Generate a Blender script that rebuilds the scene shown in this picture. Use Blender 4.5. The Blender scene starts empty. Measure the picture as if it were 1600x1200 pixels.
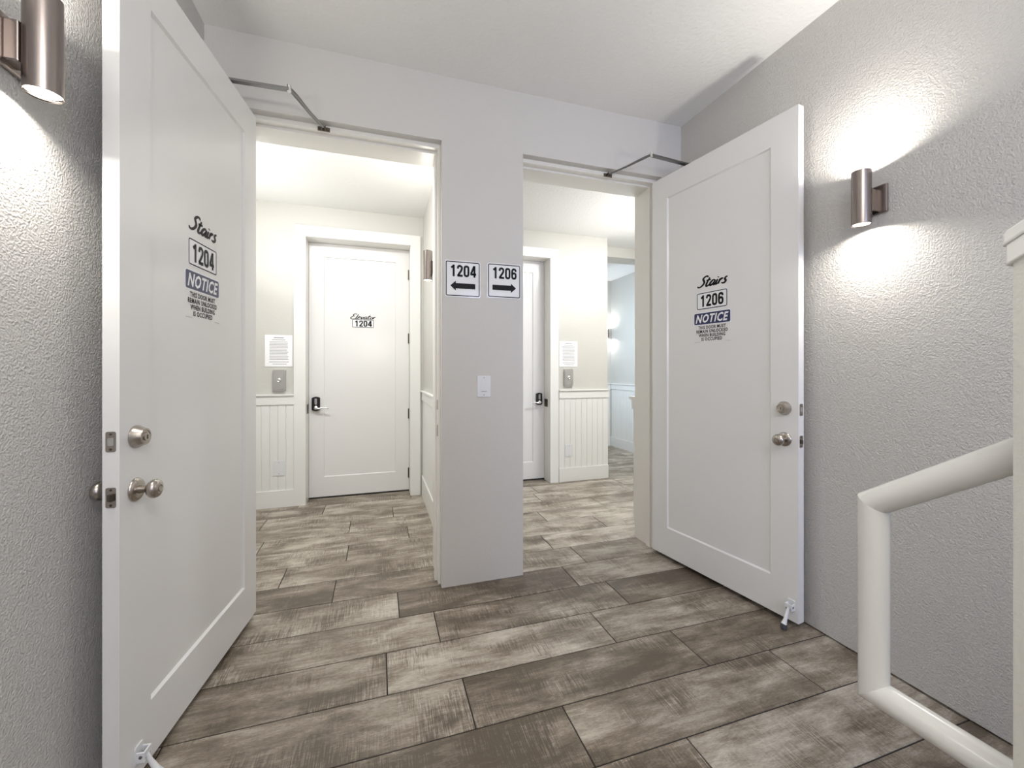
import bpy, bmesh, math, random
from mathutils import Vector, Matrix
random.seed(7)
S = bpy.context.scene
COL = S.collection
R = math.radians

# ------------------------------------------------------------------ camera, world, light, exposure
TH = math.atan((800 - 591) / 650.0)
cam_d = bpy.data.cameras.new('camera')
cam_d.sensor_width = 36.0
cam_d.lens = 36.0 * 650.0 / 1600.0
cam_d.shift_y = -22.0 / 1600.0
cam_d.clip_start = 0.02
cam = bpy.data.objects.new('camera', cam_d)
COL.objects.link(cam)
cam.location = (0, 0, 1.22)
cam.rotation_euler = (R(90), 0, -TH)
S.camera = cam

w = bpy.data.worlds.new('world')
S.world = w
w.use_nodes = True
w.node_tree.nodes['Background'].inputs['Color'].default_value = (0.75, 0.85, 1.0, 1)
w.node_tree.nodes['Background'].inputs['Strength'].default_value = 0.4

S.view_settings.view_transform = 'Standard'
S.view_settings.look = 'None'
S.view_settings.gamma = 1.0
S.view_settings.use_curve_mapping = False
S.view_settings.exposure = 0.07
S.cycles.use_denoising = True
S.cycles.max_bounces = 10
S.cycles.diffuse_bounces = 6
S.cycles.sample_clamp_indirect = 6.0


def area(name, loc, target, sx, sy, power, color, spread=180):
    l = bpy.data.lights.new(name, 'AREA')
    l.shape = 'RECTANGLE'
    l.size, l.size_y = sx, sy
    l.energy = power
    l.color = color
    l.spread = R(spread)
    o = bpy.data.objects.new(name, l)
    COL.objects.link(o)
    o.location = loc
    d = Vector(target) - Vector(loc)
    o.rotation_euler = d.to_track_quat('-Z', 'Y').to_euler()
    return o


# unseen fills added for lobby, halls and corridor; daylight assumed from the stairs behind the viewer
area('lobby_fill', (0.3, -0.8, 2.84), (0.3, -0.8, 0), 0.9, 0.9, 24, (1.0, 0.96, 0.92))  # unseen fill added behind the viewer to lift the lobby
area('assumed_stair_daylight', (1.45, -2.45, 1.9), (0.5, 2.3, 1.1), 0.9, 1.2, 44, (0.56, 0.67, 1.0))  # unseen bluish light added for daylight assumed up the stairs; no window is built
area('hall_fill_1204', (-0.45, 2.77, 2.68), (-0.35, 3.35, 0.6), 1.3, 0.2, 28, (1.0, 1.0, 0.985))  # unseen strip added behind the header to brighten this hall evenly
area('hall_fill_1206', (2.35, 2.77, 2.68), (2.15, 3.1, 0.6), 1.1, 0.2, 50, (1.0, 0.995, 0.975))  # matching unseen strip, added to brighten the right hall
area('corridor_blue_fill', (2.62, 5.15, 1.6), (3.6, 5.3, 1.3), 0.9, 1.6, 16, (0.66, 0.82, 1.0))  # unseen bluish light added for the far corridor wall; no window is built
area('lobby_up_fill', (-0.1, -1.3, 1.7), (-0.1, -0.9, 2.9), 0.8, 0.5, 36, (1.0, 0.965, 0.92))  # unseen, added to brighten the lobby ceiling
area('hall_up_fill_1204', (-1.1, 3.45, 1.9), (-0.6, 3.4, 2.9), 0.4, 0.4, 6.0, (1.0, 0.99, 0.97))  # added to brighten the left hall ceiling, hidden by the open door
area('hall_up_fill_1206', (2.6, 3.3, 1.9), (2.2, 3.3, 2.9), 0.4, 0.4, 8.0, (1.0, 0.99, 0.97))  # added likewise for the right hall ceiling, out of sight
SCONCE_UP, SCONCE_DOWN = 3.9, 2.6
SCONCE_SPREAD = 160

# ------------------------------------------------------------------ materials
def nodes(m):
    return m.node_tree.nodes, m.node_tree.links


def pmat(name, color, rough=0.5, metal=0.0, bump=None, spec=None, coat=0.0):
    """bump = list of (scale, strength, distance)"""
    m = bpy.data.materials.new(name)
    m.use_nodes = True
    n, l = nodes(m)
    b = n['Principled BSDF']
    b.inputs['Base Color'].default_value = (*color, 1)
    b.inputs['Roughness'].default_value = rough
    b.inputs['Metallic'].default_value = metal
    if spec is not None:
        b.inputs['Specular IOR Level'].default_value = spec
    if coat:
        b.inputs['Coat Weight'].default_value = coat
        b.inputs['Coat Roughness'].default_value = 0.15
    if bump:
        g = n.new('ShaderNodeNewGeometry')
        prev = None
        for sc, st, dist in bump:
            t = n.new('ShaderNodeTexNoise')
            t.inputs['Scale'].default_value = sc
            t.inputs['Detail'].default_value = 3.0
            t.inputs['Roughness'].default_value = 0.55
            l.new(g.outputs['Position'], t.inputs['Vector'])
            rp = n.new('ShaderNodeMapRange')
            rp.inputs['From Min'].default_value = 0.38
            rp.inputs['From Max'].default_value = 0.68
            l.new(t.outputs['Fac'], rp.inputs['Value'])
            bp = n.new('ShaderNodeBump')
            bp.inputs['Strength'].default_value = st
            bp.inputs['Distance'].default_value = dist
            l.new(rp.outputs['Result'], bp.inputs['Height'])
            if prev:
                l.new(prev.outputs['Normal'], bp.inputs['Normal'])
            prev = bp
        l.new(prev.outputs['Normal'], b.inputs['Normal'])
    return m


def emat(name, color, strength):
    m = bpy.data.materials.new(name)
    m.use_nodes = True
    b = m.node_tree.nodes['Principled BSDF']
    b.inputs['Base Color'].default_value = (0.9, 0.9, 0.9, 1)
    b.inputs['Emission Color'].default_value = (*color, 1)
    b.inputs['Emission Strength'].default_value = strength
    return m


M = {}
PAINT = (0.60, 0.585, 0.565)
M['wall_rough'] = pmat('wall_paint_knockdown', PAINT, 0.42, bump=[(165, 0.60, 0.0042), (75, 0.22, 0.004)])
M['wall'] = pmat('wall_paint_light_texture', PAINT, 0.5, bump=[(110, 0.10, 0.003)])
M['hall_wall'] = pmat('hall_wall_paint', (0.57, 0.56, 0.525), 0.5, bump=[(70, 0.12, 0.003)])
M['ceiling'] = pmat('ceiling_paint', (0.82, 0.82, 0.81), 0.7, bump=[(45, 0.25, 0.004)])
M['trim'] = pmat('trim_white_gloss', (0.80, 0.80, 0.78), 0.3)
M['jamb'] = pmat('frame_white_gloss', (0.78, 0.765, 0.73), 0.3)
M['door'] = pmat('door_white_semigloss', (0.76, 0.755, 0.745), 0.2, bump=[(160, 0.03, 0.002)])
M['pipe'] = pmat('handrail_white_gloss', (0.78, 0.78, 0.75), 0.2, bump=[(60, 0.03, 0.002)])
M['knee'] = pmat('knee_wall_paint', (0.66, 0.65, 0.60), 0.4, bump=[(90, 0.15, 0.003)])
M['nickel'] = pmat('satin_nickel', (0.46, 0.42, 0.38), 0.27, 1.0)
M['sconce'] = pmat('sconce_brushed_nickel', (0.32, 0.28, 0.26), 0.24, 1.0)
M['steel'] = pmat('closer_steel', (0.24, 0.24, 0.24), 0.35, 1.0)
M['chrome'] = pmat('chrome', (0.75, 0.75, 0.75), 0.12, 1.0)
M['darkmetal'] = pmat('dark_bronze', (0.13, 0.11, 0.09), 0.4, 1.0)
M['black'] = pmat('black_gloss', (0.012, 0.012, 0.014), 0.2)
M['dark'] = pmat('dark_recess', (0.02, 0.018, 0.016), 0.7)
M['ink'] = pmat('black_ink', (0.004, 0.004, 0.005), 0.45, spec=0.2)
M['grey_ink'] = pmat('grey_ink', (0.30, 0.29, 0.30), 0.6)
M['navy'] = pmat('navy_ink', (0.012, 0.016, 0.085), 0.3)
M['white_vinyl'] = pmat('white_vinyl', (0.82, 0.83, 0.85), 0.1)
M['paper'] = pmat('white_paper', (0.88, 0.88, 0.9), 0.6)
M['plastic'] = pmat('white_plastic', (0.74, 0.75, 0.77), 0.3)
M['plate_steel'] = pmat('brushed_plate', (0.50, 0.49, 0.48), 0.42, 0.7)
M['rubber'] = pmat('rubber_grey', (0.07, 0.07, 0.075), 0.7)
M['stop_white'] = pmat('door_stop_white', (0.72, 0.73, 0.75), 0.3)
M['lens'] = emat('lamp_lens', (1.0, 0.97, 0.9), 14.0)
M['grout'] = pmat('grout_dark', (0.022, 0.018, 0.015), 0.9)


def tile_material():
    m = bpy.data.materials.new('wood_look_tile')
    m.use_nodes = True
    n, l = nodes(m)
    b = n['Principled BSDF']
    tc = n.new('ShaderNodeTexCoord')
    oi = n.new('ShaderNodeObjectInfo')
    at = n.new('ShaderNodeAttribute')
    at.attribute_type = 'OBJECT'
    at.attribute_name = 'tone'
    off = n.new('ShaderNodeVectorMath'); off.operation = 'SCALE'
    off.inputs[0].default_value = (37.0, 53.0, 71.0)
    l.new(oi.outputs['Random'], off.inputs['Scale'])
    add = n.new('ShaderNodeVectorMath'); add.operation = 'ADD'
    l.new(tc.outputs['Object'], add.inputs[0])
    l.new(off.outputs['Vector'], add.inputs[1])

    def noise(sx, sy, scale, detail, rough, dist=0.0):
        mp = n.new('ShaderNodeMapping')
        mp.inputs['Scale'].default_value = (sx, sy, 1)
        l.new(add.outputs['Vector'], mp.inputs['Vector'])
        t = n.new('ShaderNodeTexNoise')
        t.inputs['Scale'].default_value = scale
        t.inputs['Detail'].default_value = detail
        t.inputs['Roughness'].default_value = rough
        t.inputs['Distortion'].default_value = dist
        l.new(mp.outputs['Vector'], t.inputs['Vector'])
        return t.outputs['Fac']

    def rng(v, a, c, lo, hi):
        r = n.new('ShaderNodeMapRange')
        r.inputs['From Min'].default_value = a
        r.inputs['From Max'].default_value = c
        r.inputs['To Min'].default_value = lo
        r.inputs['To Max'].default_value = hi
        l.new(v, r.inputs['Value'])
        return r.outputs['Result']

    def math_(op, a, c):
        x = n.new('ShaderNodeMath'); x.operation = op
        for i, v in enumerate((a, c)):
            if isinstance(v, (int, float)):
                x.inputs[i].default_value = v
            else:
                l.new(v, x.inputs[i])
        return x.outputs[0]

    patch = rng(noise(1.0, 2.6, 3.0, 8, 0.63, 0.35), 0.33, 0.67, -0.44, 0.32)       # broad lengthwise stains
    grain = rng(noise(1.0, 9.0, 6.0, 6, 0.65, 0.2), 0.3, 0.7, -0.16, 0.16)        # fine lengthwise grain
    saw = noise(44.0, 2.2, 5.0, 6, 0.68, 0.1)                                     # saw marks across the board
    mask = rng(noise(1.6, 2.0, 3.0, 3, 0.5, 0.3), 0.44, 0.64, 0.0, 1.0)
    sawv = math_('MULTIPLY', rng(saw, 0.40, 0.62, -0.46, 0.16), mask)
    fine = rng(noise(3.0, 10.0, 22.0, 5, 0.75), 0.36, 0.64, -0.13, 0.13)                 # fine dashes
    chips = rng(noise(3.0, 14.0, 5.0, 7, 0.75, 0.6), 0.58, 0.63, 0.0, 0.24)        # pale worn flecks
    chips = math_('MULTIPLY', chips, rng(noise(1.2, 2.0, 4.0, 3, 0.5), 0.48, 0.62, 0.0, 1.0))
    tone = rng(at.outputs['Fac'], 0.0, 1.0, -0.22, 1.04)
    v = math_('ADD', math_('ADD', tone, patch), math_('ADD', math_('ADD', math_('ADD', grain, fine), sawv), chips))
    cr = n.new('ShaderNodeValToRGB')
    e = cr.color_ramp.elements
    e[0].position = 0.0; e[0].color = (0.092, 0.071, 0.049, 1)
    e[1].position = 1.0; e[1].color = (0.52, 0.475, 0.41, 1)
    k = e.new(0.35); k.color = (0.195, 0.160, 0.121, 1)
    k = e.new(0.62); k.color = (0.325, 0.286, 0.234, 1)
    l.new(v, cr.inputs['Fac'])
    l.new(cr.outputs['Color'], b.inputs['Base Color'])
    b.inputs['Roughness'].default_value = 0.42
    l.new(rng(v, 0.0, 1.0, 0.36, 0.52), b.inputs['Roughness'])
    bp = n.new('ShaderNodeBump')
    bp.inputs['Strength'].default_value = 0.25
    bp.inputs['Distance'].default_value = 0.002
    l.new(v, bp.inputs['Height'])
    l.new(bp.outputs['Normal'], b.inputs['Normal'])
    return m


M['tile'] = tile_material()

# ------------------------------------------------------------------ mesh helpers
class MB:
    def __init__(self):
        self.bm = bmesh.new()

    def box(self, x0, x1, y0, y1, z0, z1, bev=0.0):
        bm = self.bm
        vs = [bm.verts.new((x, y, z)) for x in (x0, x1) for y in (y0, y1) for z in (z0, z1)]
        fs = []
        for idx in ((0, 1, 3, 2), (4, 6, 7, 5), (0, 4, 5, 1), (2, 3, 7, 6), (0, 2, 6, 4), (1, 5, 7, 3)):
            fs.append(bm.faces.new([vs[i] for i in idx]))
        if bev:
            es = list({e for f in fs for e in f.edges})
            bmesh.ops.bevel(bm, geom=es, offset=bev, segments=2, profile=0.5, affect='EDGES')
        return self

    def prism(self, pts, axis, a, b, bev=0.0):
        """extrude a closed 2-D outline along axis ('x','y','z') from a to b"""
        bm = self.bm

        def P(p, t):
            return {'x': (t, p[0], p[1]), 'y': (p[0], t, p[1]), 'z': (p[0], p[1], t)}[axis]
        A = [bm.verts.new(P(p, a)) for p in pts]
        B = [bm.verts.new(P(p, b)) for p in pts]
        n = len(pts)
        fs = [bm.faces.new(A), bm.faces.new(list(reversed(B)))]
        for i in range(n):
            fs.append(bm.faces.new((A[i], B[i], B[(i + 1) % n], A[(i + 1) % n])))
        if bev:
            es = list({e for f in fs[:2] for e in f.edges})
            bmesh.ops.bevel(bm, geom=es, offset=bev, segments=2, profile=0.5, affect='EDGES')
        return self

    def lathe(self, prof, centre, axis=(0, -1, 0), n=28, cap=True):
        """prof: list of (distance along axis, radius)"""
        bm = self.bm
        ax = Vector(axis).normalized()
        u = ax.orthogonal().normalized()
        v = ax.cross(u)
        c = Vector(centre)
        rings = []
        for t, r in prof:
            if r < 1e-6:
                rings.append([bm.verts.new(c + ax * t)])
            else:
                rings.append([bm.verts.new(c + ax * t + (u * math.cos(2 * math.pi * i / n) + v * math.sin(2 * math.pi * i / n)) * r) for i in range(n)])
        for A, B in zip(rings, rings[1:]):
            for i in range(n):
                j = (i + 1) % n
                if len(A) == 1 and len(B) == 1:
                    continue
                if len(A) == 1:
                    bm.faces.new((A[0], B[i], B[j]))
                elif len(B) == 1:
                    bm.faces.new((A[i], B[0], A[j]))
                else:
                    bm.faces.new((A[i], B[i], B[j], A[j]))
        if cap:
            for r in (rings[0], rings[-1]):
                if len(r) > 2:
                    bm.faces.new(r)
        return self

    def tube(self, pts, rad, n=14, caps=True, flat=1.0):
        """sweep a circle along a path with mitred joints; rad may be a list"""
        bm = self.bm
        P = [Vector(p) for p in pts]
        rings = []
        t0 = (P[1] - P[0]).normalized()
        u = t0.orthogonal().normalized()
        for i, p in enumerate(P):
            if i == 0:
                t = (P[1] - P[0]).normalized(); pl = t
            elif i == len(P) - 1:
                t = (P[-1] - P[-2]).normalized(); pl = t
            else:
                t = (P[i] - P[i - 1]).normalized()
                pl = (t + (P[i + 1] - P[i]).normalized()).normalized()
            u = (u - t * u.dot(t)).normalized()
            v = t.cross(u)
            r = rad[i] if isinstance(rad, (list, tuple)) else rad
            ring = []
            for k in range(n):
                a = 2 * math.pi * k / n
                d = (u * math.cos(a) + v * math.sin(a) * flat) * r
                d = d - t * (d.dot(pl) / t.dot(pl))
                ring.append(bm.verts.new(p + d))
            rings.append(ring)
            if 0 < i < len(P) - 1:
                t2 = (P[i + 1] - P[i]).normalized()
                q = t.rotation_difference(t2)
                u = q @ u
        for A, B in zip(rings, rings[1:]):
            for i in range(n):
                j = (i + 1) % n
                bm.faces.new((A[i], A[j], B[j], B[i]))
        if caps:
            bm.faces.new(list(reversed(rings[0])))
            bm.faces.new(rings[-1])
        return self

    def poly(self, pts):
        self.bm.faces.new([self.bm.verts.new(p) for p in pts])
        return self

    def build(self, name, mat, parent=None, smooth=False, loc=None):
        bmesh.ops.recalc_face_normals(self.bm, faces=self.bm.faces[:])
        me = bpy.data.meshes.new(name)
        self.bm.to_mesh(me)
        self.bm.free()
        if smooth:
            for p in me.polygons:
                p.use_smooth = True
            me.set_sharp_from_angle(angle=R(38))
        me.materials.append(mat)
        o = bpy.data.objects.new(name, me)
        COL.objects.link(o)
        if parent:
            o.parent = parent
        if loc:
            o.location = loc
        return o


def tag(o, label=None, cat=None, kind=None, group=None):
    if label: o['label'] = label
    if cat: o['category'] = cat
    if kind: o['kind'] = kind
    if group: o['group'] = group
    return o


def empty(name, loc, rz=0.0):
    o = bpy.data.objects.new(name, None)
    o.empty_display_size = 0.05
    COL.objects.link(o)
    o.location = loc
    o.rotation_euler = (0, 0, rz)
    return o


def copy_tree(o, parent=None):
    c = o.copy()
    COL.objects.link(c)
    c.parent = parent
    for ch in o.children:
        copy_tree(ch, c)
    return c


def rrect(x0, x1, z0, z1, r, n=5):
    pts = []
    for cx, cz, a0 in ((x1 - r, z1 - r, 0), (x0 + r, z1 - r, 90), (x0 + r, z0 + r, 180), (x1 - r, z0 + r, 270)):
        for k in range(n + 1):
            a = R(a0 + 90.0 * k / n)
            pts.append((cx + r * math.cos(a), cz + r * math.sin(a)))
    return pts


# ------------------------------------------------------------------ lettering
def smooth_path(pts, k=5, closed=False):
    out = []
    n = len(pts)
    rng_ = range(n) if closed else range(n - 1)
    g = (lambda i: pts[i % n]) if closed else (lambda i: pts[max(0, min(n - 1, i))])
    for i in rng_:
        p0, p1, p2, p3 = g(i - 1), g(i), g(i + 1), g(i + 2)
        for s in range(k):
            t = s / k
            out.append(tuple(0.5 * ((2 * p1[j]) + (-p0[j] + p2[j]) * t + (2 * p0[j] - 5 * p1[j] + 4 * p2[j] - p3[j]) * t * t
                                    + (-p0[j] + 3 * p1[j] - 3 * p2[j] + p3[j]) * t ** 3) for j in (0, 1)))
    if not closed:
        out.append(pts[-1])
    return out


def ribbon(mb, pts, wid, T, y, closed=False, taper=False):
    """flat stroke in the x-z plane at depth y; T maps glyph space to sign space"""
    n = len(pts)
    L, Rr = [], []
    for i, p in enumerate(pts):
        a = pts[(i - 1) % n] if (closed or i > 0) else p
        c = pts[(i + 1) % n] if (closed or i < n - 1) else p
        dx, dz = c[0] - a[0], c[1] - a[1]
        q = math.hypot(dx, dz) or 1
        wv = wid / 2
        if taper:
            f = i / (n - 1)
            wv *= 0.55 + 0.6 * math.sin(math.pi * min(1, max(0, f * 0.9 + 0.08)))
        nx, nz = -dz / q * wv, dx / q * wv
        L.append(T(p[0] + nx, p[1] + nz)); Rr.append(T(p[0] - nx, p[1] - nz))
    vl = [mb.bm.verts.new((a[0], y, a[1])) for a in L]
    vr = [mb.bm.verts.new((a[0], y, a[1])) for a in Rr]
    for i in range(n if closed else n - 1):
        j = (i + 1) % n
        try:
            mb.bm.faces.new((vl[i], vl[j], vr[j], vr[i]))
        except ValueError:
            pass


SCRIPT = {
    'S': (0.56, [[(.62, .84), (.52, .97), (.34, .92), (.24, .76), (.34, .58), (.42, .40), (.34, .18), (.16, .04), (.0, .06), (-.05, .17)]]),
    'E': (0.56, [[(.60, .84), (.48, .97), (.24, .93), (.16, .74), (.28, .57), (.44, .55)], [(.30, .56), (.08, .42), (.0, .18), (.14, .03), (.36, .05), (.52, .17)]]),
    't': (0.34, [[(.2, .80), (.12, .45), (.08, .16), (.14, .05), (.26, .08), (.36, .2)], [(.0, .55), (.34, .60)]]),
    'a': (0.46, [[(.36, .44), (.22, .50), (.07, .34), (.04, .12), (.14, .04), (.30, .22), (.39, .47)], [(.39, .47), (.33, .18), (.38, .05), (.48, .14)]]),
    'i': (0.22, [[(.10, .48), (.05, .18), (.09, .05), (.22, .14)], [(.09, .62), (.11, .68)]]),
    'r': (0.30, [[(.08, .48), (.02, .04)], [(.05, .26), (.17, .45), (.32, .46)]]),
    's': (0.34, [[(.30, .56), (.17, .50), (.16, .36), (.26, .20), (.20, .05), (.07, .03), (-.04, .10)]]),
    'l': (0.26, [[(.22, .92), (.14, .55), (.06, .16), (.12, .04), (.26, .14)]]),
    'e': (0.36, [[(.06, .26), (.24, .32), (.27, .45), (.16, .50), (.05, .32), (.05, .12), (.17, .03), (.33, .14)]]),
    'v': (0.38, [[(.03, .46), (.09, .42), (.10, .08), (.25, .22), (.34, .48)]]),
    'o': (0.36, [[(.2, .48), (.07, .34), (.05, .12), (.16, .03), (.29, .17), (.31, .37), (.2, .48)]]),
}
DIGIT = {
    '1': [([(.31, 0), (.31, 1.0)], 0), ([(.31, .90), (.08, .74)], 0)],
    '2': [([(.09, .68), (.10, .82), (.18, .905), (.33, .905), (.44, .82), (.45, .68), (.37, .50), (.14, .17), (.10, .08)], 0), ([(.03, .09), (.53, .09)], 0)],
    '0': [([(.27, .91), (.14, .87), (.095, .74), (.095, .26), (.14, .13), (.27, .09), (.40, .13), (.445, .26), (.445, .74), (.40, .87)], 1)],
    '4': [([(.40, 0), (.40, 1.0)], 0), ([(.37, .97), (.08, .30)], 0), ([(.02, .27), (.56, .27)], 0)],
    '6': [([(.445, .70), (.42, .85), (.30, .91), (.17, .88), (.10, .74), (.095, .28), (.14, .13), (.27, .09), (.40, .13), (.445, .25), (.445, .40), (.40, .52), (.27, .56), (.14, .50)], 0)],
}


def script_word(mb, word, x0, x1, z0, z1, y, wid=0.15):
    adv = 0.0; strokes = []
    for ch in word:
        wdt, st = SCRIPT[ch]
        for s in st:
            strokes.append([(p[0] + adv + 0.28 * p[1], p[1]) for p in smooth_path(s, 6)])
        adv += wdt
    X = [p[0] for s in strokes for p in s]
    a, b = min(X), max(X)
    T = lambda px, pz: (x0 + (px - a) / (b - a) * (x1 - x0), z0 + pz * (z1 - z0))
    for s in strokes:
        ribbon(mb, s, wid, T, y, taper=len(s) > 10)


def number(mb, word, x0, x1, z0, z1, y):
    n = len(word); pitch = (x1 - x0) / n
    for i, ch in enumerate(word):
        T = lambda px, pz, i=i: (x0 + pitch * i + pitch * (px * 1.62 + 0.06), z0 + pz * (z1 - z0))
        for pts, closed in DIGIT[ch]:
            p = smooth_path(pts, 4, bool(closed)) if len(pts) > 3 else pts
            ribbon(mb, p, 0.185, T, y, bool(closed))


def text_into(mb, s, x0, x1, z0, z1, y, bold=0.02, shear=0.0, space=1.12):
    cu = bpy.data.curves.new('t', 'FONT')
    cu.body = s
    cu.offset = bold
    cu.shear = shear
    cu.space_character = space
    cu.resolution_u = 2
    o = bpy.data.objects.new('t', cu)
    COL.objects.link(o)
    bpy.context.view_layer.update()
    me = bpy.data.meshes.new_from_object(o.evaluated_get(bpy.context.evaluated_depsgraph_get()))
    V = [v.co for v in me.vertices]
    ax, bx = min(v.x for v in V), max(v.x for v in V)
    az, bz = min(v.y for v in V), max(v.y for v in V)
    vs = [mb.bm.verts.new((x0 + (v.x - ax) / (bx - ax) * (x1 - x0), y, z0 + (v.y - az) / (bz - az) * (z1 - z0))) for v in V]
    for p in me.polygons:
        try:
            mb.bm.faces.new([vs[i] for i in p.vertices])
        except ValueError:
            pass
    bpy.data.objects.remove(o)
    bpy.data.meshes.remove(me)


# ------------------------------------------------------------------ setting: floor and tiles
XL, XR, YF, YB = -0.789, 1.955, 2.335, 2.62
YH, YD = 4.16, 4.32
ZC, ZH = 2.867, 2.71
floor = MB().box(-1.6, 3.75, -2.7, 6.05, -0.06, -0.0022).build('floor', M['grout'])
tag(floor, 'grey brown wood-look plank tile floor with dark grout', 'floor', 'structure')

PITCH, LEN, JT = 0.2455, 0.983, 0.0048
Y0T = 1.3838
# joint position of each row (row 0 is Y 1.138..1.384), tone per tile index around the joint
ROWJ = {-2: 0.33, -1: 0.974, 0: 0.636, 1: 0.317, 2: 0.033, 3: 0.266, 4: 0.100, 5: -0.232, 6: -0.533, 7: -0.195, 8: -0.769, 9: -0.21, 10: 0.12, 11: -0.45, 12: 0.3}
RIGHTJ = {5: 1.26, 6: 1.137, 7: 1.70, 8: 1.30, 9: 0.95, 10: 1.45}
TONE = {(-1, 0): .70, (-1, -1): .42, (0, 0): .56, (0, -1): .36, (0, 1): .60, (1, 0): .46, (1, -1): .52, (1, 1): .46, (2, 0): .70, (2, -1): .55, (2, 1): .60,
        (3, 0): .50, (3, -1): .62, (3, 1): .40, (4, 0): .36, (4, -1): .70, (4, 1): .74, (5, 0): .50, (5, -1): .44, (6, 0): .60, (6, -1): .62}
tile_meshes = {}


def tile_mesh(length):
    k = round(length, 3)
    if k in tile_meshes:
        return tile_meshes[k]
    bm = bmesh.new()
    a, b, c = length / 2 - JT / 2, (PITCH - JT) / 2, 0.0014
    rings = [[(-a, -b), (a, -b), (a, b), (-a, b)], [(-a, -b), (a, -b), (a, b), (-a, b)], [(-a + c, -b + c), (a - c, -b + c), (a - c, b - c), (-a + c, b - c)]]
    zs = [-0.008, -0.0011, 0.0]
    vs = [[bm.verts.new((p[0], p[1], z)) for p in r] for r, z in zip(rings, zs)]
    for A, B in zip(vs, vs[1:]):
        for i in range(4):
            bm.faces.new((A[i], A[(i + 1) % 4], B[(i + 1) % 4], B[i]))
    bm.faces.new(vs[-1])
    me = bpy.data.meshes.new('tile')
    bm.to_mesh(me); bm.free()
    me.materials.append(M['tile'])
    tile_meshes[k] = me
    return me


for row in range(-14, 20):
    y1 = Y0T + PITCH * row
    yc = y1 - PITCH / 2
    lobby = yc < 2.45
    xa, xb = (XL - 0.05, XR + 0.05) if lobby else (-1.5, 3.62)
    j0 = ROWJ.get(row, ((row * 0.37) % 1.0) * LEN - 0.5)
    edges = [(j0 + LEN * k, k) for k in range(-6, 7)]
    spans = [(e, e + LEN, k) for e, k in edges]
    if row in RIGHTJ:                      # the tiler restarted the bond on the other side of the partition
        jr = RIGHTJ[row]
        left = [(a, min(b, 0.56), k) for a, b, k in spans if a < 0.56]
        right = [(max(jr + LEN * k, 0.56), jr + LEN * (k + 1), k + 2) for k in range(-6, 7) if jr + LEN * (k + 1) > 0.56]
        spans = left + right
    for a, b, k in spans:
        a, b = max(a, xa), min(b, xb)
        if b - a < 0.02:
            continue
        t = bpy.data.objects.new('tile', tile_mesh(b - a))
        COL.objects.link(t)
        t.parent = floor
        t.location = ((a + b) / 2, yc, 0)
        t['tone'] = TONE.get((row, k), 0.38 + 0.36 * random.random() if lobby else 0.60 + 0.22 * random.random())

# ------------------------------------------------------------------ setting: walls and ceilings
def wall(name, boxes, mat, label):
    mb = MB()
    for b in boxes:
        mb.box(*b)
    return tag(mb.build(name, mat), label, 'wall', 'structure')


OL = (-0.665, 0.338)      # left opening
OR = (0.820, 1.800)       # right opening
OT = 2.505
wall('wall_left', [(XL - 0.14, XL, -2.6, YF, 0, ZC + 0.05)], M['wall_rough'], 'rough textured grey wall behind the open 1204 stair door')
wall('wall_right', [(XR, XR + 0.14, -2.6, YF, 0.007, ZC + 0.05), (XR + 0.012, XR + 0.14, -2.6, YF, -0.01, 0.007)], M['wall_rough'], 'textured grey wall beside the open 1206 stair door and handrail')
wall('wall_behind', [(XL - 0.14, XR + 0.14, -2.74, -2.6, 0, ZC + 0.05)], M['wall_rough'], 'grey wall closing the stair lobby opposite the two doorways')
wf = MB()
for a, b in ((-1.5, OL[0]), (OL[1], OR[0]), (OR[1], 3.62)):
    wf.box(a, b, YF, YB, 0, OT)
wf.box(-1.5, 3.62, YF, YB, OT, ZC + 0.05)
tag(wf.build('wall_front', M['wall']), 'smooth grey wall with two doorways and a pillar between them', 'wall', 'structure')
DL = (-0.630, 0.303)      # elevator door hole 1204
DR = (0.825, 1.772)       # elevator door hole 1206
DT = 2.432
wb = MB()
for a, b in ((-1.5, DL[0]), (DL[1], DR[0]), (DR[1], 2.474)):
    wb.box(a, b, YH, YH + 0.26, 0, DT)
wb.box(-1.5, 2.474, YH, YH + 0.26, DT, ZH + 0.05)
hall_back = tag(wb.build('wall_hall_back', M['hall_wall']), 'cream hall wall around the elevator doors with beadboard wainscot', 'wall', 'structure')
hall_part = wall('wall_hall_partition', [(0.42, 0.72, YB, YH, 0, ZH + 0.05)], M['hall_wall'], 'cream partition wall between the two halls carrying a lit sconce')
wall('wall_hall_left', [(-1.6, -1.5, YF, YH + 0.26, 0, ZH + 0.05)], M['hall_wall'], 'cream end wall of the 1204 hall hidden by the open door')
far = wall('wall_corridor_right', [(3.59, 3.72, YF, 6.0, 0, ZH + 0.05)], M['hall_wall'], 'pale blue lit corridor wall with beadboard seen far through the 1206 doorway')
end = wall('wall_corridor_end', [(2.30, 3.72, 5.92, 6.04, 0, ZH + 0.05)], M['hall_wall'], 'bright narrow end wall of the corridor carrying a small sconce')
wall('wall_corridor_left', [(2.35, 2.474, YH + 0.26, 5.92, 0, ZH + 0.05)], M['hall_wall'], 'cream corridor wall turning behind the 1206 elevator wall')
wall('wall_corridor_header', [(2.474, 3.60, 4.42, 4.68, 2.587, ZH + 0.05)], M['hall_wall'], 'dropped header over the corridor mouth at the hall ceiling')
cl = MB()
cl.box(XL - 0.14, XR + 0.14, -2.74, YF + 0.02, ZC, ZC + 0.1)
cl.box(-1.6, 3.72, YB - 0.02, 4.45, ZH, ZH + 0.1)
cl.box(2.35, 3.72, 4.45, 6.04, 2.66, 2.80)
tag(cl.build('ceiling', M['ceiling']), 'flat white ceiling over the lobby and both halls', 'ceiling', 'structure')

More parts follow.
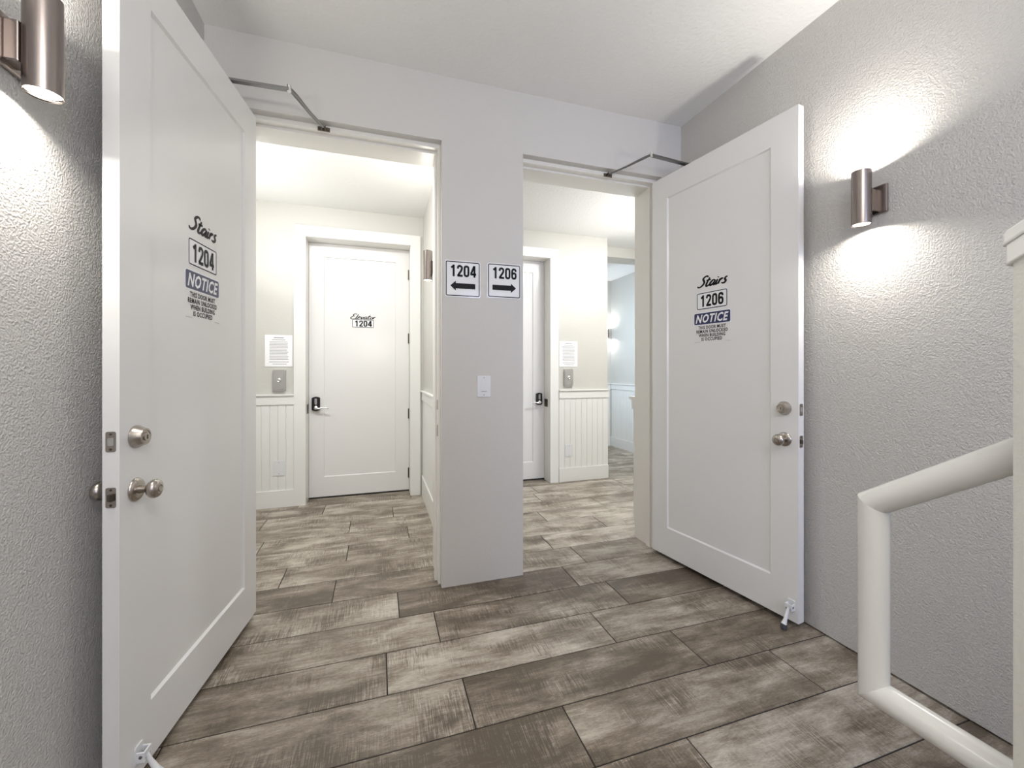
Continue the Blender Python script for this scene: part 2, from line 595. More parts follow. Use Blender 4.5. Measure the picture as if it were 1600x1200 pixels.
# ------------------------------------------------------------------ door frames of the lobby openings
def opening_frame(name, x0, x1, label):
    f = 0.013
    mb = MB()
    ya, yb = YF + 0.050, YB + 0.002
    mb.box(x0, x0 + f, ya, yb, 0.0, OT)
    mb.box(x1 - f, x1, ya, yb, 0.0, OT)
    mb.box(x0 + f, x1 - f, ya, yb, OT - 0.022, OT)
    o = tag(mb.build(name, M['jamb']), label, 'door frame', 'structure')
    st = MB()
    s = 0.012
    st.box(x0 + f, x0 + f + s, ya + 0.048, ya + 0.092, 0.0, OT - f)
    st.box(x1 - f - s, x1 - f, ya + 0.048, ya + 0.092, 0.0, OT - f)
    st.box(x0 + f + s, x1 - f - s, ya + 0.048, ya + 0.092, OT - 0.022 - s, OT - 0.022)
    st.build('door_stop_strip', M['jamb'], o)
    return o


fr1 = opening_frame('trim_1', OL[0], OL[1], 'white painted frame lining the 1204 doorway')
fr2 = opening_frame('trim_2', OR[0], OR[1], 'cream painted frame lining the 1206 doorway')
for z, h in ((1.02, 0.028), (0.872, 0.032)):
    MB().prism(rrect(YF + 0.058, YF + 0.088, z - h, z + h, 0.004), 'x', OL[1] - 0.0155, OL[1] - 0.0125).build('strike_plate', M['nickel'], fr1)
    MB().prism(rrect(YF + 0.058, YF + 0.088, z - h, z + h, 0.004), 'x', OR[0] + 0.0125, OR[0] + 0.0155).build('strike_plate', M['nickel'], fr2)

# wainscot on the hall side of the lobby wall, seen end-on past the 1206 frame
ws = MB().box(1.805, 3.59, YB, YB + 0.045, 0.10, 0.93).build('trim_7', M['trim'])
tag(ws, 'end of the hall wainscot and chair rail showing past the 1206 frame', 'wainscot', 'structure')
MB().box(1.797, 3.59, YB, YB + 0.06, 0.93, 1.0).box(1.793, 3.59, YB, YB + 0.085, 1.0, 1.022).build('chair_rail', M['trim'], ws)

# ------------------------------------------------------------------ wainscot pieces
def wainscot(parent, axis, c, side, a, b, ztop=1.003, bw=0.065, zbase=0.148, base_name=None, base_label=None):
    """boards, rail and baseboard on a wall face. axis 'x': wall runs along x at y=c facing side (-1); 'y': runs along y at x=c"""
    def bx(mb, p, q, d0, d1, z0, z1, bev=0.0):
        lo, hi = sorted((c + side * d0, c + side * d1))
        if axis == 'x':
            mb.box(p, q, lo, hi, z0, z1, bev)
        else:
            mb.box(lo, hi, p, q, z0, z1, bev)
        return mb
    n = max(1, round((b - a) / bw))
    w_ = (b - a) / n
    for i in range(n):
        p, q = a + i * w_, a + (i + 1) * w_
        mb = MB()
        g = 0.0035
        prof = [(p + 0.0004, 0.0), (p + 0.0004, 0.004), (p + g, 0.0075), (q - g, 0.0075), (q - 0.0004, 0.004), (q - 0.0004, 0.0)]
        if axis == 'x':
            mb.prism([(x, c + side * d) for x, d in prof], 'z', zbase - 0.005, ztop - 0.09)
        else:
            mb.prism([(c + side * d, x) for x, d in prof], 'z', zbase - 0.005, ztop - 0.09)
        mb.build('board', M['trim'], parent)
    mb = MB()
    bx(mb, a, b, 0, 0.017, ztop - 0.092, ztop - 0.012)
    bx(mb, a, b, 0, 0.030, ztop - 0.012, ztop)
    mb.build('chair_rail', M['trim'], parent)
    bo = bx(MB(), a, b, 0, 0.016, 0.0, zbase).build(base_name, M['trim'])
    tag(bo, base_label, 'baseboard', 'structure')


wainscot(hall_back, 'x', YH, -1, -1.5, -0.720, base_name='baseboard_hall_left', base_label='white baseboard under the beadboard left of the 1204 elevator door')
wainscot(hall_back, 'x', YH, -1, 1.872, 2.478, base_name='baseboard_hall_right', base_label='white baseboard under the beadboard right of the 1206 elevator door')
wainscot(hall_part, 'y', 0.42, -1, YB, YH - 0.02, ztop=1.02, zbase=0.19, base_name='baseboard_partition', base_label='white baseboard running along the partition beside the 1204 elevator door')
wainscot(far, 'y', 3.59, -1, YB + 0.1, 5.90, base_name='baseboard_corridor', base_label='pale baseboard of the far corridor wall seen through the 1206 doorway')
wainscot(end, 'x', 5.92, -1, 2.48, 3.57, base_name='baseboard_corridor_end', base_label='short baseboard on the bright end wall of the corridor')

# ------------------------------------------------------------------ doors
def door_slab(name, s, W, z0, z1, panel, T, label, flat_back=True):
    """local x = s*u (u from hinge), -y faces the viewer; panel = (u0,u1,pz0,pz1)"""
    u0, u1, p0, p1 = panel
    mb = MB()
    rc = 0.009
    X = lambda u: s * u
    # stiles and rails
    mb.box(min(X(0), X(u0)), max(X(0), X(u0)), 0, T, z0, z1)
    mb.box(min(X(u1), X(W)), max(X(u1), X(W)), 0, T, z0, z1)
    mb.box(min(X(u0), X(u1)), max(X(u0), X(u1)), 0, T, z0, p0)
    mb.box(min(X(u0), X(u1)), max(X(u0), X(u1)), 0, T, p1, z1)
    d = tag(mb.build(name, M['door']), label, 'door', 'structure')
    pm = MB()
    b = 0.007
    lo, hi = sorted((X(u0), X(u1)))
    ring = [(lo, p0), (hi, p0), (hi, p1), (lo, p1)]
    inn = [(lo + b, p0 + b), (hi - b, p0 + b), (hi - b, p1 - b), (lo + b, p1 - b)]
    A = [pm.bm.verts.new((x, 0.0005, z)) for x, z in ring]
    B = [pm.bm.verts.new((x, rc, z)) for x, z in inn]
    Cc = [pm.bm.verts.new((x, T - 0.009, z)) for x, z in ring]
    for i in range(4):
        j = (i + 1) % 4
        pm.bm.faces.new((A[i], A[j], B[j], B[i]))
        pm.bm.faces.new((A[i], Cc[i], Cc[j], A[j]))
    pm.bm.faces.new(B); pm.bm.faces.new(list(reversed(Cc)))
    pm.build('panel', M['door'], d)
    return d


def knob_set(d, x, z, y=0.0, sgn=-1):
    """round knob with rose; sgn -1 = towards the viewer side"""
    ax = (0, sgn, 0)
    rose = MB().lathe([(0, .034), (.003, .034), (.007, .031), (.010, .024), (.011, .013)], (x, y, z), ax, 32).build('knob_rose', M['nickel'], d, True)
    k = MB().lathe([(.010, .012), (.028, .0105), (.032, .013), (.036, .021), (.043, .0265), (.051, .0275), (.058, .024), (.0625, .016), (.0635, .011), (.0615, .010), (.0615, 0)],
                   (x, y, z), ax, 32).build('knob', M['nickel'], d, True)
    kh = MB().lathe([(.061, .0085), (.0645, .008), (.0645, 0)], (x, y, z), ax, 20).build('keyhole', M['nickel'], k, True)
    return k


def deadbolt(d, x, z):
    c = MB().lathe([(0, .033), (.006, .033), (.022, .025), (.027, .0235), (.028, .018), (.0265, .0165), (.0265, 0)], (x, 0, z), (0, -1, 0), 32).build('deadbolt', M['nickel'], d, True)
    MB().lathe([(.026, .0125), (.030, .012), (.0305, 0)], (x, 0, z), (0, -1, 0), 22).build('keyhole', M['nickel'], c, True)
    MB().box(x - .0012, x + .0012, -.0312, -.029, z - .007, z + .005).build('key_slot', M['dark'], c)


def edge_plate(d, s, W, T, z, bolt):
    """latch plate in the free edge of the door"""
    x0 = s * W
    yc = T / 2
    pts = rrect(yc - .0125, yc + .0125, z - .028, z + .028, .005)
    a, b = (x0 - s * 0.002, x0 + s * 0.0012)
    p = MB().prism(pts, 'x', a, b).build('latch_plate', M['nickel'], d)
    for q in (-.021, .021):
        MB().lathe([(0, .0035), (.0010, .0030), (.0010, 0)], (b, yc, z + q), (s, 0, 0), 10).build('screw', M['darkmetal'], p)
    if bolt == 'dead':
        MB().prism(rrect(yc - .007, yc + .007, z - .011, z + .011, .003), 'x', b, b + s * .0012).build('bolt', M['plate_steel'], p)
    else:
        MB().prism([(yc - .007, b), (yc + .007, b), (yc + .007, b + s * .011), (yc + .003, b + s * .011)], 'z', z - .009, z + .009).build('bolt', M['darkmetal'], p) if False else \
            MB().prism([(b, yc - .007), (b, yc + .007), (b + s * .003, yc + .007), (b + s * .011, yc - .004), (b + s * .011, yc - .007)], 'z', z - .009, z + .009).build('bolt', M['darkmetal'], p)


DW, DT_, DZ0, DZ1 = 0.925, 0.041, 0.028, 2.466
PANEL = (0.125, 0.793, 0.206, 2.326)
A_L, A_R = R(90 - 6.5), R(-90 + 8.0)
HL, HR = (-0.575, 2.344, 0), (1.745, 2.360, 0)
dl = door_slab('door_1', -1, DW, DZ0, DZ1, PANEL, DT_, 'white one-panel door standing open against the wall, sticker reads Stairs 1204')
dl.location = HL; dl.rotation_euler = (0, 0, A_L)
dr = door_slab('door_2', 1, DW, DZ0, DZ1, PANEL, DT_, 'white one-panel door standing open beside the handrail, sticker reads Stairs 1206')
dr.location = HR; dr.rotation_euler = (0, 0, A_R)
for d, s, zk, zd in ((dl, -1, 0.872, 1.026), (dr, 1, 0.886, 1.036)):
    knob_set(d, s * 0.861, zk)
    deadbolt(d, s * 0.861, zd)
    edge_plate(d, s, DW, DT_, zd - 0.004, 'dead')
    edge_plate(d, s, DW, DT_, zk - 0.004, 'latch')
    knob_set(d, s * 0.861, zk, DT_, 1)
    for z in (0.25, 1.0, 1.75, 2.25):
        MB().lathe([(-.05, .0065), (.05, .0065)], (s * -0.006, DT_ + 0.004, z), (0, 0, 1), 12).build('hinge', M['nickel'], d, True)

# elevator doors, closed in deep frames at the back of the halls
def back_door(name, x0, x1, hinge_right, label):
    W = x1 - x0
    s = -1 if hinge_right else 1
    d = door_slab(name, s, W, 0.014, 2.424, (0.128, W - 0.128, 0.200, 2.298), 0.045, label)
    d.location = (x1 if hinge_right else x0, YD, 0)
    lx = s * (W - 0.062)
    # keypad lever lock
    zc = 0.898
    arch = []
    for k in range(13):
        t = -1 + 2 * k / 12
        arch.append((lx + 0.036 * t, zc + 0.058 + 0.010 * (1 - t * t)))
    for k in range(13):
        t = 1 - 2 * k / 12
        arch.append((lx + 0.036 * t, zc - 0.056 - 0.010 * (1 - t * t)))
    pl = MB().prism(arch, 'y', -0.022, 0.0, 0.003).build('keypad_lock', M['black'], d)
    MB().prism(rrect(lx - .010, lx + .010, zc - .005, zc + .052, .004), 'y', -0.026, -0.021).build('keypad', M['grey_ink'], pl)
    MB().lathe([(0, .019), (.006, .018), (.010, .011), (.028, .010), (.034, .012), (.036, 0)], (lx, -0.021, zc - 0.036), (0, -1, 0), 22).build('lever_boss', M['chrome'], pl, True)
    MB().tube([(lx, -0.05, zc - .036), (lx + -s * .03, -.054, zc - .041), (lx - s * .07, -.052, zc - .033), (lx - s * .10, -.05, zc - .037), (lx - s * .115, -.049, zc - .045)],
              [.009, .008, .007, .006, .005], 12).build('lever', M['chrome'], pl, True)
    MB().box(lx - .0055, lx + .0055, -.0045, 0, 2.13, 2.14).build('viewer_mark', M['grey_ink'], d) if False else None
    hx = 0.004 * (-s) * 1.0
    for z in (2.178, 1.537, 0.78, 0.184):
        h = MB()
        h.lathe([(-.052, .008), (.052, .008)], (hx, -0.006, z), (0, 0, 1), 12)
        h.box(min(hx, hx + s * .014), max(hx, hx + s * .014), -0.004, 0.0, z - .05, z + .05)
        h.build('hinge', M['darkmetal'], d, True)
    return d


d3 = back_door('door_3', -0.622, 0.295, True, 'closed white elevator door with a keypad lever on its left edge')
d4 = back_door('door_4', 0.833, 1.764, False, 'closed white door partly hidden by the pillar, keypad lever on its right edge')


def casing(name, x0, x1, label, strike_left):
    c = 0.09
    mb = MB()
    ya = YH - 0.018
    mb.box(x0 - c, x0 + 0.004, ya, YH, 0, DT + 0.094)
    mb.box(x1 - 0.004, x1 + c, ya, YH, 0, DT + 0.094)
    mb.box(x0 + 0.004, x1 - 0.004, ya, YH, DT - 0.004, DT + 0.094)
    o = tag(mb.build(name, M['trim']), label, 'door casing', 'structure')
    j = MB()
    t = 0.006
    j.box(x0, x0 + t, YH, YD + 0.06, 0, DT)
    j.box(x1 - t, x1, YH, YD + 0.06, 0, DT)
    j.box(x0 + t, x1 - t, YH, YD + 0.06, DT - t, DT)
    j.build('jamb', M['jamb'], o)
    sx = x0 + t if strike_left else x1 - t
    k = 1 if strike_left else -1
    p = MB().prism(rrect(YD - 0.105, YD - 0.015, 0.815, 0.900, .004), 'x', min(sx, sx + k * .002), max(sx, sx + k * .002)).build('strike_plate', M['darkmetal'], o)
    MB().box(x0 + t, x1 - t, YD + 0.05, YD + 0.06, 0, DT - t).build('backing', M['dark'], o)
    MB().box(x0 + t, x1 - t, YD - 0.005, YD + 0.05, 0.0, 0.011).build('threshold', M['dark'], o)
    return o


casing('trim_3', DL[0], DL[1], 'wide flat white casing around the 1204 elevator door', True)
casing('trim_4', DR[0], DR[1], 'wide flat white casing around the 1206 elevator door', False)

# ------------------------------------------------------------------ wall sconces
def sconce_proto():
    """local: wall behind at +y 0.068, tube axis at the origin, z 0..0.215"""
    root = empty('wall_sconce', (0, 0, 0))
    r, L, D = 0.0335, 0.220, 0.068
    zc = L * 0.46
    MB().box(-.058, .058, D - .012, D, zc - .058, zc + .058, .004).build('backplate', M['sconce'], root)
    MB().box(-.022, .022, r - .004, D - .011, zc - .045, zc + .045, .003).build('arm', M['sconce'], root)
    MB().lathe([(.003, r - .003), (0, r - .001), (.001, r), (L - .001, r), (L, r - .001), (L - .003, r - .003)], (0, 0, 0), (0, 0, 1), 40, cap=False).build('cylinder', M['sconce'], root, True)
    bpy.context.view_layer.update()
    MB().lathe([(.007, r - .0025), (.005, r - .008), (.004, 0)], (0, 0, 0), (0, 0, 1), 32, cap=False).build('lower_lens', M['lens'], root, True)
    MB().lathe([(L - .007, r - .0025), (L - .005, r - .008), (L - .004, 0)], (0, 0, 0), (0, 0, 1), 32, cap=False).build('upper_lens', M['lens'], root, True)
    return root


def sconce_lights(root, up, dn, color=(1.0, 0.95, 0.86)):
    for nm, z, e, rx in (('sconce_up_lamp', 0.2175, up, math.pi), ('sconce_down_lamp', 0.0025, dn, 0.0)):
        l = bpy.data.lights.new(nm, 'AREA')
        l.shape = 'DISK'
        l.size = 0.052
        l.energy = e
        l.color = color
        l.spread = R(SCONCE_SPREAD)
        o = bpy.data.objects.new(nm, l)
        COL.objects.link(o)
        o.parent = root
        o.location = (0, 0, z)
        o.rotation_euler = (rx, 0, 0)


sc = sconce_proto()
spots = [((1.955 - .068, 1.186, 1.814), R(-90), 'brushed nickel up-down sconce on the grey wall above the handrail', 1.0, (1.0, .95, .87)),
         ((XL + .068, 1.2206, 1.842), R(90), 'large near nickel sconce at the upper left corner on the rough wall', 1.0, (1.0, .95, .87)),
         ((0.42 - .068, 3.14, 1.885), R(-90), 'nickel sconce lit on the partition inside the 1204 hall', 0.4, (1.0, .95, .86)),
         ((3.505, 5.852, 1.72), R(0), 'small distant sconce glowing on the end wall of the corridor', 0.4, (1.0, .98, .95))]
for i, (loc, rz, lab, f, colr) in enumerate(spots):
    o = sc if i == 0 else copy_tree(sc)
    o.location = loc
    o.rotation_euler = (0, 0, rz)
    tag(o, lab, 'sconce', None, 'up-down wall sconces')
    o['_f'] = f
for (loc, rz, lab, f, colr), o in zip(spots, [sc] + [x for x in COL.objects if x.name.startswith('wall_sconce.') and x.parent is None]):
    sconce_lights(o, SCONCE_UP * f, SCONCE_DOWN * f, colr)
    del o['_f']
sc_end = COL.objects['wall_sconce.003']
sc_end.scale = (.62, .62, .62)
sc_end.location = (3.500, 5.92 - .043, 1.735)

# ------------------------------------------------------------------ door closers
def closer(name, body_c, body_rz, body_len, arm_start, elbow, bracket, label):
    root = empty('door_closer', (bracket[0], bracket[1], bracket[2]))
    tag(root, label, 'door closer', None, 'overhead door closers')
    B = Vector(bracket)
    rel = lambda p: Vector(p) - B
    a, e = rel(arm_start), rel(elbow)
    bd = MB().box(-body_len / 2, body_len / 2, -.024, .024, -.03, .03, .005).build('body', M['steel'], root)
    bd.location = rel(body_c); bd.rotation_euler = (0, 0, body_rz)
    MB().lathe([(-.035, .010), (.014, .010)], a, (0, 0, 1), 14).build('spindle', M['steel'], root, True)

    def bar(p, q, wd, th):
        mb = MB()
        d = (q - p).normalized(); sd = Vector((0, 0, 1)).cross(d).normalized() * wd / 2; up = Vector((0, 0, th / 2))
        vs = [mb.bm.verts.new(c + k * sd + m * up) for c in (p, q) for k in (-1, 1) for m in (-1, 1)]
        for idx in ((0, 1, 3, 2), (4, 6, 7, 5), (0, 4, 5, 1), (2, 3, 7, 6), (0, 2, 6, 4), (1, 5, 7, 3)):
            mb.bm.faces.new([vs[i] for i in idx])
        return mb
    bar(a, e, .024, .010).build('main_arm', M['steel'], root)
    f = MB().tube([e + Vector((0, 0, .006)), e * 0.85 + Vector((0, 0, .006)), e * 0.45 + Vector((0, 0, .002)), Vector((0, -.028, -.002))], [.009, .011, .009, .007], 10, flat=.7)
    f.build('forearm', M['steel'], root, True)
    MB().lathe([(-.008, .009), (.020, .009), (.022, .007), (.022, 0)], e, (0, 0, 1), 16).build('elbow_pin', M['chrome'], root, True)
    k = MB()
    k.box(-.030, .030, -.006, .0, -.011, .011, .002)
    k.box(-.011, -.007, -.03, -.005, -.009, .009)
    k.box(.007, .011, -.03, -.005, -.009, .009)
    k.lathe([(-.012, .005), (.012, .005)], (0, -.024, 0), (1, 0, 0), 10)
    for x in (-.022, .022):
        k.lathe([(0, .006), (.004, .005), (.004, 0)], (x, -.006, 0), (0, -1, 0), 10)
    k.build('bracket', M['darkmetal'], root)
    return root


YFR = YF + 0.050
closer('door_closer', (-0.668, 2.10, 2.43), A_L, .24, (-0.672, 2.132, 2.500), (-0.387, 2.120, 2.500), (-0.272, YFR, 2.4835), 'steel jointed closer arm above the left-hand open stair door')
closer('door_closer', (1.855, 2.11, 2.43), A_R, .24, (1.858, 2.137, 2.500), (1.553, 2.109, 2.500), (1.420, YFR, 2.4835), 'steel jointed closer arm above the right-hand open stair door')

# ------------------------------------------------------------------ stickers on the stair doors
def on_door(o, hinge, ang, u, z, s):
    c, sn = math.cos(ang), math.sin(ang)
    o.location = (hinge[0] + c * s * u, hinge[1] + sn * s * u, z)
    o.rotation_euler = (0, 0, ang)


def framed(root, x0, x1, z0, z1, r, lw, y_plate, margin=0.006):
    MB().prism(rrect(x0 - margin, x1 + margin, z0 - margin, z1 + margin, r + margin * .6), 'y', y_plate, 0.0).build('plate', M['white_vinyl'], root)
    mb = MB()
    o_, i_ = rrect(x0, x1, z0, z1, r), rrect(x0 + lw, x1 - lw, z0 + lw, z1 - lw, max(r - lw, .001))
    yy = y_plate - 0.0004
    A = [mb.bm.verts.new((p[0], yy, p[1])) for p in o_]
    B = [mb.bm.verts.new((p[0], yy, p[1])) for p in i_]
    for k in range(len(A)):
        j = (k + 1) % len(A)
        mb.bm.faces.new((A[k], A[j], B[j], B[k]))
    mb.build('border', M['ink'], root)


YK = -0.0098     # the recessed panel face lies 9 mm behind the door face; stickers sit on it
def stair_sticker(num, label):
    """local origin: centre bottom of the notice; x right, z up, faces -y"""
    root = empty('notice_sticker', (0, 0, 0))
    tag(root, label, 'sticker', None, 'stair door stickers')
    y0 = 0.0
    lt = MB()
    script_word(lt, 'Stairs', -.094, .102, .322, .384, -0.0006)
    lt.build('script_lettering', M['ink'], root)
    framed(root, -.100, .100, .193, .289, .010, .0045, -0.0008, .004)
    nb = MB()
    number(nb, num, -.078, .080, .207, .275, -0.0016)
    nb.build('number_lettering', M['ink'], root)
    MB().prism(rrect(-.124, .124, .100, .176, .010), 'y', -0.0006, 0).build('header_edge', M['white_vinyl'], root)
    MB().prism(rrect(-.118, .118, .105, .171, .008), 'y', -0.0012, -0.0005).build('header_band', M['navy'], root)
    t = MB()
    text_into(t, 'NOTICE', -.108, .109, .113, .163, -0.0017, .032, .3)
    t.build('header_lettering', M['white_vinyl'], root)
    t = MB()
    for k, (s, hw) in enumerate((('THIS DOOR MUST', .090), ('REMAIN UNLOCKED', .103), ('WHEN BUILDING', .087), ('IS OCCUPIED', .068))):
        zt = .096 - k * .0228
        text_into(t, s, -hw, hw, zt - .0192, zt, -0.0006, .030)
    t.build('text_lettering', M['ink'], root)
    t = MB()
    t.box(-.118, -.075, -0.0005, 0, .0012, .0026).build('edge_mark', M['grey_ink'], root)
    MB().box(.088, .122, -0.0005, 0, .0012, .0026).build('edge_mark', M['grey_ink'], root)
    return root


def place_sticker(o, hinge, ang, s, u, z):
    on_door(o, hinge, ang, u, z, s)
    o.location.x += -math.sin(ang) * 0.0088
    o.location.y += math.cos(ang) * 0.0088


place_sticker(stair_sticker('1204', 'Stairs 1204 sticker with NOTICE band on the door nearest the rough wall'), HL, A_L, -1, 0.4725, 1.409)
place_sticker(stair_sticker('1206', 'Stairs 1206 sticker with navy NOTICE band on the door beside the handrail'), HR, A_R, 1, 0.449, 1.381)

ev = empty('elevator_sticker', (-0.1425, YD + 0.0088, 1.6735))
tag(ev, 'small sticker reading Elevator 1204 on the closed elevator door', 'sticker')
t = MB(); script_word(t, 'Elevator', -.112, .122, .042, .094, -0.0006, 0.115); t.build('script_lettering', M['ink'], ev)
framed(ev, -.100, .100, -.0385, .0385, .006, .0045, -0.0008, .003)
t = MB(); number(t, '1204', -.078, .084, -.029, .029, -0.0016); t.build('number_lettering', M['ink'], ev)

# ------------------------------------------------------------------ signs on the pillar
def wall_sign(num, x0, x1, z0, z1, left, label):
    root = empty('wall_sign', ((x0 + x1) / 2, YF, (z0 + z1) / 2))
    tag(root, label, 'sign', None, 'arrow signs on the pillar')
    w_, h_ = (x1 - x0) / 2, (z1 - z0) / 2
    m = 0.006
    framed(root, -w_ + m, w_ - m, -h_ + m, h_ - m, .008, .005, -0.003, m)
    t = MB(); number(t, num, -.074, .078, .012, .078, -0.0038); t.build('number_lettering', M['ink'], root)
    k = -1 if left else 1
    ar = [(k * .072, -.040), (k * .040, -.012), (k * .040, -.025), (-k * .072, -.025), (-k * .072, -.055), (k * .040, -.055), (k * .040, -.068)]
    MB().poly([(x, -0.0036, z) for x, z in ar]).build('arrow', M['ink'], root)
    return root


wall_sign('1204', 0.354, 0.560, 1.632, 1.839, True, 'square white wall sign reading 1204 with an arrow pointing left')
wall_sign('1206', 0.599, 0.806, 1.638, 1.842, False, 'square white wall sign reading 1206 with an arrow pointing right')

# ------------------------------------------------------------------ light switch on the pillar
sw = empty('light_switch', (0.580, YF, 1.126))
tag(sw, 'white single rocker light switch on the pillar below the signs', 'switch')
MB().prism(rrect(-.039, .039, -.061, .061, .004), 'y', -0.0065, 0, .002).build('cover_plate', M['plastic'], sw)
MB().prism(rrect(-.018, .018, -.036, .036, .002), 'y', -0.0072, -.004).build('rocker_surround', M['stop_white'], sw)
MB().prism([(-.0165, -.0345), (.0165, -.0345), (.0165, .0345), (-.0165, .0345)], 'y', -0.0085, -.006).build('rocker', M['plastic'], sw)
MB().box(-.0155, .0155, -.0092, -.0080, -.030, -.0275).build('rocker_slot', M['grey_ink'], sw)
for z in (-.049, .049):
    MB().lathe([(0, .0032), (.001, .0028), (.001, 0)], (0, -.0064, z), (0, -1, 0), 10).build('screw', M['grey_ink'], sw)

# ------------------------------------------------------------------ hall: notices, push plates, outlets
def notice(x0, x1, z0, z1, label):
    root = empty('paper_notice', ((x0 + x1) / 2, YH, (z0 + z1) / 2))
    tag(root, label, 'notice', None, 'printed notices above the push plates')
    w_, h_ = (x1 - x0) / 2, (z1 - z0) / 2
    MB().box(-w_, w_, -0.004, 0, -h_, h_).build('sheet', M['paper'], root)
    mb = MB()
    y = -0.0044
    def line(a, b, z, t):
        mb.poly([(a * w_, y, z * h_ - t), (b * w_, y, z * h_ - t), (b * w_, y, z * h_ + t), (a * w_, y, z * h_ + t)])
    line(-.36, .38, .83, .004)
    line(-.5, .5, .70, .0026)
    rr = random.Random(3)
    for k in range(13):
        line(-.66, .62 + .12 * rr.random(), .57 - k * .092, .0022)
    line(-.7, .74, -.70, .0024); line(-.45, .6, -.84, .0022)
    mb.build('print', M['grey_ink'], root)


def push_plate(x, z, label):
    root = empty('call_plate', (x, YH, z))
    tag(root, label, 'call plate', None, 'steel call plates under the notices')
    MB().prism(rrect(-.052, .052, -.095, .095, .008), 'y', -0.022, 0, .004).build('cover', M['plate_steel'], root)
    MB().prism(rrect(-.040, .036, -.078, .078, .004), 'y', -0.026, -.021, .002).build('faceplate', M['plate_steel'], root)
    MB().lathe([(0, .017), (.004, .017), (.006, .013), (.0045, .011), (.0045, 0)], (0, -.026, 0), (0, -1, 0), 22).build('button', M['chrome'], root, True)


def outlet(x, z, label):
    root = empty('blank_wall_plate', (x, YH - 0.0075, z))
    tag(root, label, 'wall plate', None, 'cover plates on the beadboard')
    MB().prism(rrect(-.047, .047, -.066, .066, .004), 'y', -0.006, 0, .002).build('cover_plate', M['plastic'], root)
    for q in (-.05, .05):
        MB().lathe([(0, .0035), (.001, .003), (.001, 0)], (0, -.006, q), (0, -1, 0), 10).build('screw', M['grey_ink'], root)


notice(-0.951, -0.735, 1.249, 1.530, 'printed notice left of the elevator door that carries the Elevator sticker')
notice(1.880, 2.096, 1.255, 1.534, 'printed notice seen through the right-hand doorway, right of a half-hidden door')
push_plate(-0.836, 1.126, 'steel call button plate left of the elevator door with the Elevator sticker')
push_plate(1.984, 1.136, 'steel call button plate in the right-hand hall, right of the half-hidden door')
outlet(-0.840, 0.348, 'white cover plate on the narrow beadboard left of the Elevator sticker door')
outlet(1.991, 0.338, 'white cover plate on the wide beadboard seen through the right-hand doorway')

# ------------------------------------------------------------------ kick-down door stops
def kick_stop(hinge, ang, s, u, z, label, swing):
    root = empty('kick_down_door_stop', (0, 0, 0))
    on_door(root, hinge, ang, u, z, s)
    tag(root, label, 'door stop', None, 'kick-down door stops')
    h = MB()
    h.prism(rrect(-.017, .017, -.024, .030, .005), 'y', -0.004, 0)
    h.box(-.017, -.012, -.026, -.003, -.016, .014, .0015).box(.012, .017, -.026, -.003, -.016, .014, .0015)
    h.box(-.012, .012, -.026, -.021, -.004, .014)
    h.build('bracket', M['stop_white'], root)
    MB().lathe([(-.019, .0045), (.019, .0045)], (0, -.016, .002), (1, 0, 0), 12).build('pin', M['steel'], root, True)
    foot = (swing, -.052, -(z - 0.024))
    a = MB().tube([(0, -.018, .006), (swing * .35, -.029, -.022), (swing * .75, -.043, -(z - .042)), foot], [.0055, .0065, .0085, .0125], 12)
    a.build('leg', M['stop_white'], root, True)
    MB().lathe([(0, .0135), (.016, .0145), (.0225, .0125), (.0225, 0)], (foot[0], foot[1], foot[2] + .001), (0.0, 0, -1), 18).build('rubber_foot', M['rubber'], root, True)


kick_stop(HR, A_R, 1, 0.893, 0.100, 'white kick-down stop touching the floor on the door beside the handrail', -.004)
kick_stop(HL, A_L, -1, 0.850, 0.092, 'white kick-down stop cut by the picture bottom on the door by the rough wall', .004)

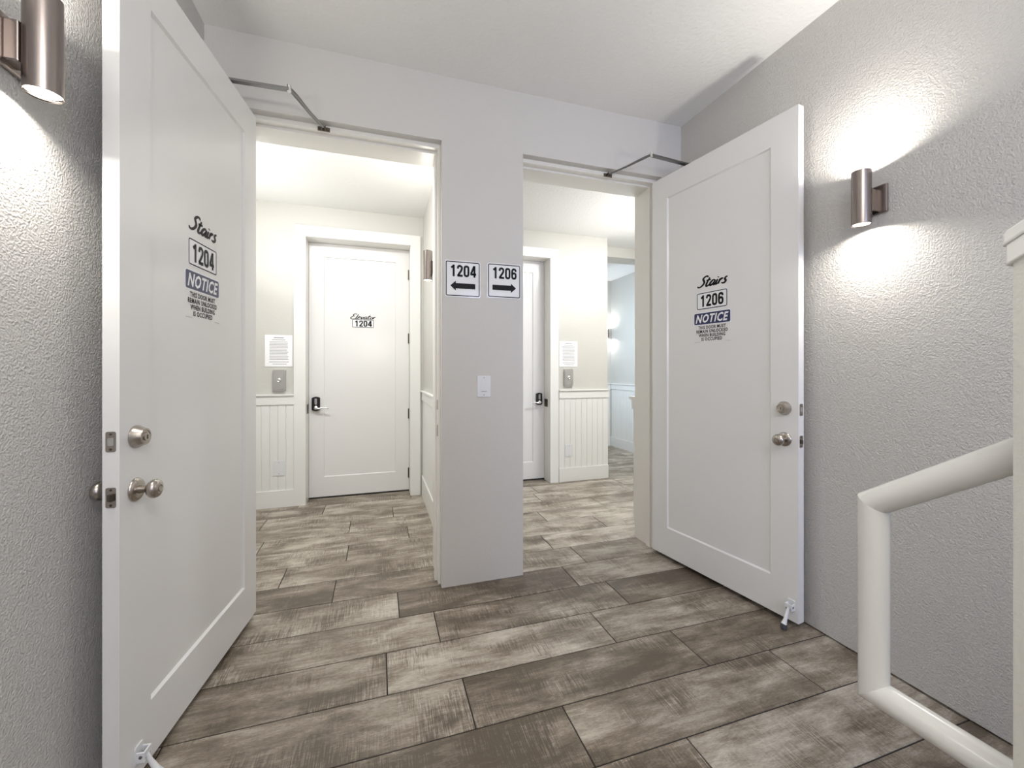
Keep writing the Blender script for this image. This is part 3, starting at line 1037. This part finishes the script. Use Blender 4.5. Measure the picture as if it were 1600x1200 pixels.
# ------------------------------------------------------------------ stair knee wall with sloped cap, and pipe handrail
KX0, KX1, KY = 0.904, 1.024, 0.363
SL = 0.66
zt = lambda y: 1.384 + SL * (KY - y)
YE = -1.55
kw = MB().prism([(KY, 0), (KY, zt(KY)), (YE, zt(YE)), (YE, 0)], 'x', KX0, KX1).build('wall_stair', M['knee'])
tag(kw, 'cream stair side wall whose sloped cap and edge show at the picture margin beside the pipe handrail', 'wall', 'structure')
o = 0.005
MB().prism([(KY + o, zt(KY + o) - .004), (KY + o, zt(KY + o) + .026), (YE, zt(YE) + .026), (YE, zt(YE) - .004)], 'x', KX0 - .008, KX1 + .008, .002).build('cap_moulding', M['pipe'], kw)
o = 0.007
MB().prism([(KY + o, zt(KY + o) + .026), (KY + o, zt(KY + o) + .043), (KY + o - .004, zt(KY + o) + .049), (YE, zt(YE) + .046), (YE, zt(YE) + .026)], 'x', KX0 - .012, KX1 + .012, .003).build('cap_top', M['pipe'], kw)

hx = 0.964
P_top, P_a, P_b, P_end = (hx, KY - .002, 1.100), (hx, .583, .949), (hx, .583, .566), (hx, KY - .002, .568)
rr_ = 0.0255
hr = empty('handrail', (hx, KY, .568))
tag(hr, 'white painted pipe handrail loop fixed to the end of the stair wall', 'handrail')
full = [P_top, P_a, P_b, P_end]


def seg(i0, i1, name):
    """one straight pipe of the loop with mitred ends"""
    pts = [Vector(p) - Vector((hx, KY, .568)) for p in full]
    mb = MB()
    n = 28
    p, q = pts[i0], pts[i1]
    t = (q - p).normalized()
    u = Vector((1, 0, 0)); v = t.cross(u)
    def plane(i):
        if i == 0 or i == len(pts) - 1:
            return t
        return ((pts[i] - pts[i - 1]).normalized() + (pts[i + 1] - pts[i]).normalized()).normalized()
    rings = []
    for c, pl in ((p, plane(i0)), (q, plane(i1))):
        ring = []
        for k in range(n):
            a = 2 * math.pi * k / n
            d = (u * math.cos(a) + v * math.sin(a)) * rr_
            d = d - t * (d.dot(pl) / t.dot(pl))
            ring.append(mb.bm.verts.new(c + d))
        rings.append(ring)
    for k in range(n):
        mb.bm.faces.new((rings[0][k], rings[0][(k + 1) % n], rings[1][(k + 1) % n], rings[1][k]))
    for r in rings:
        mb.bm.faces.new(r)
    return mb.build(name, M['pipe'], hr, True)


seg(0, 1, 'upper_rail'); seg(1, 2, 'end_post'); seg(2, 3, 'lower_rail')
for zz in (1.100, .568):
    MB().lathe([(0, .042), (.004, .042), (.006, .038)], (0, .0, zz - .568), (0, 1, 0), 26).build('wall_flange', M['pipe'], hr, True)
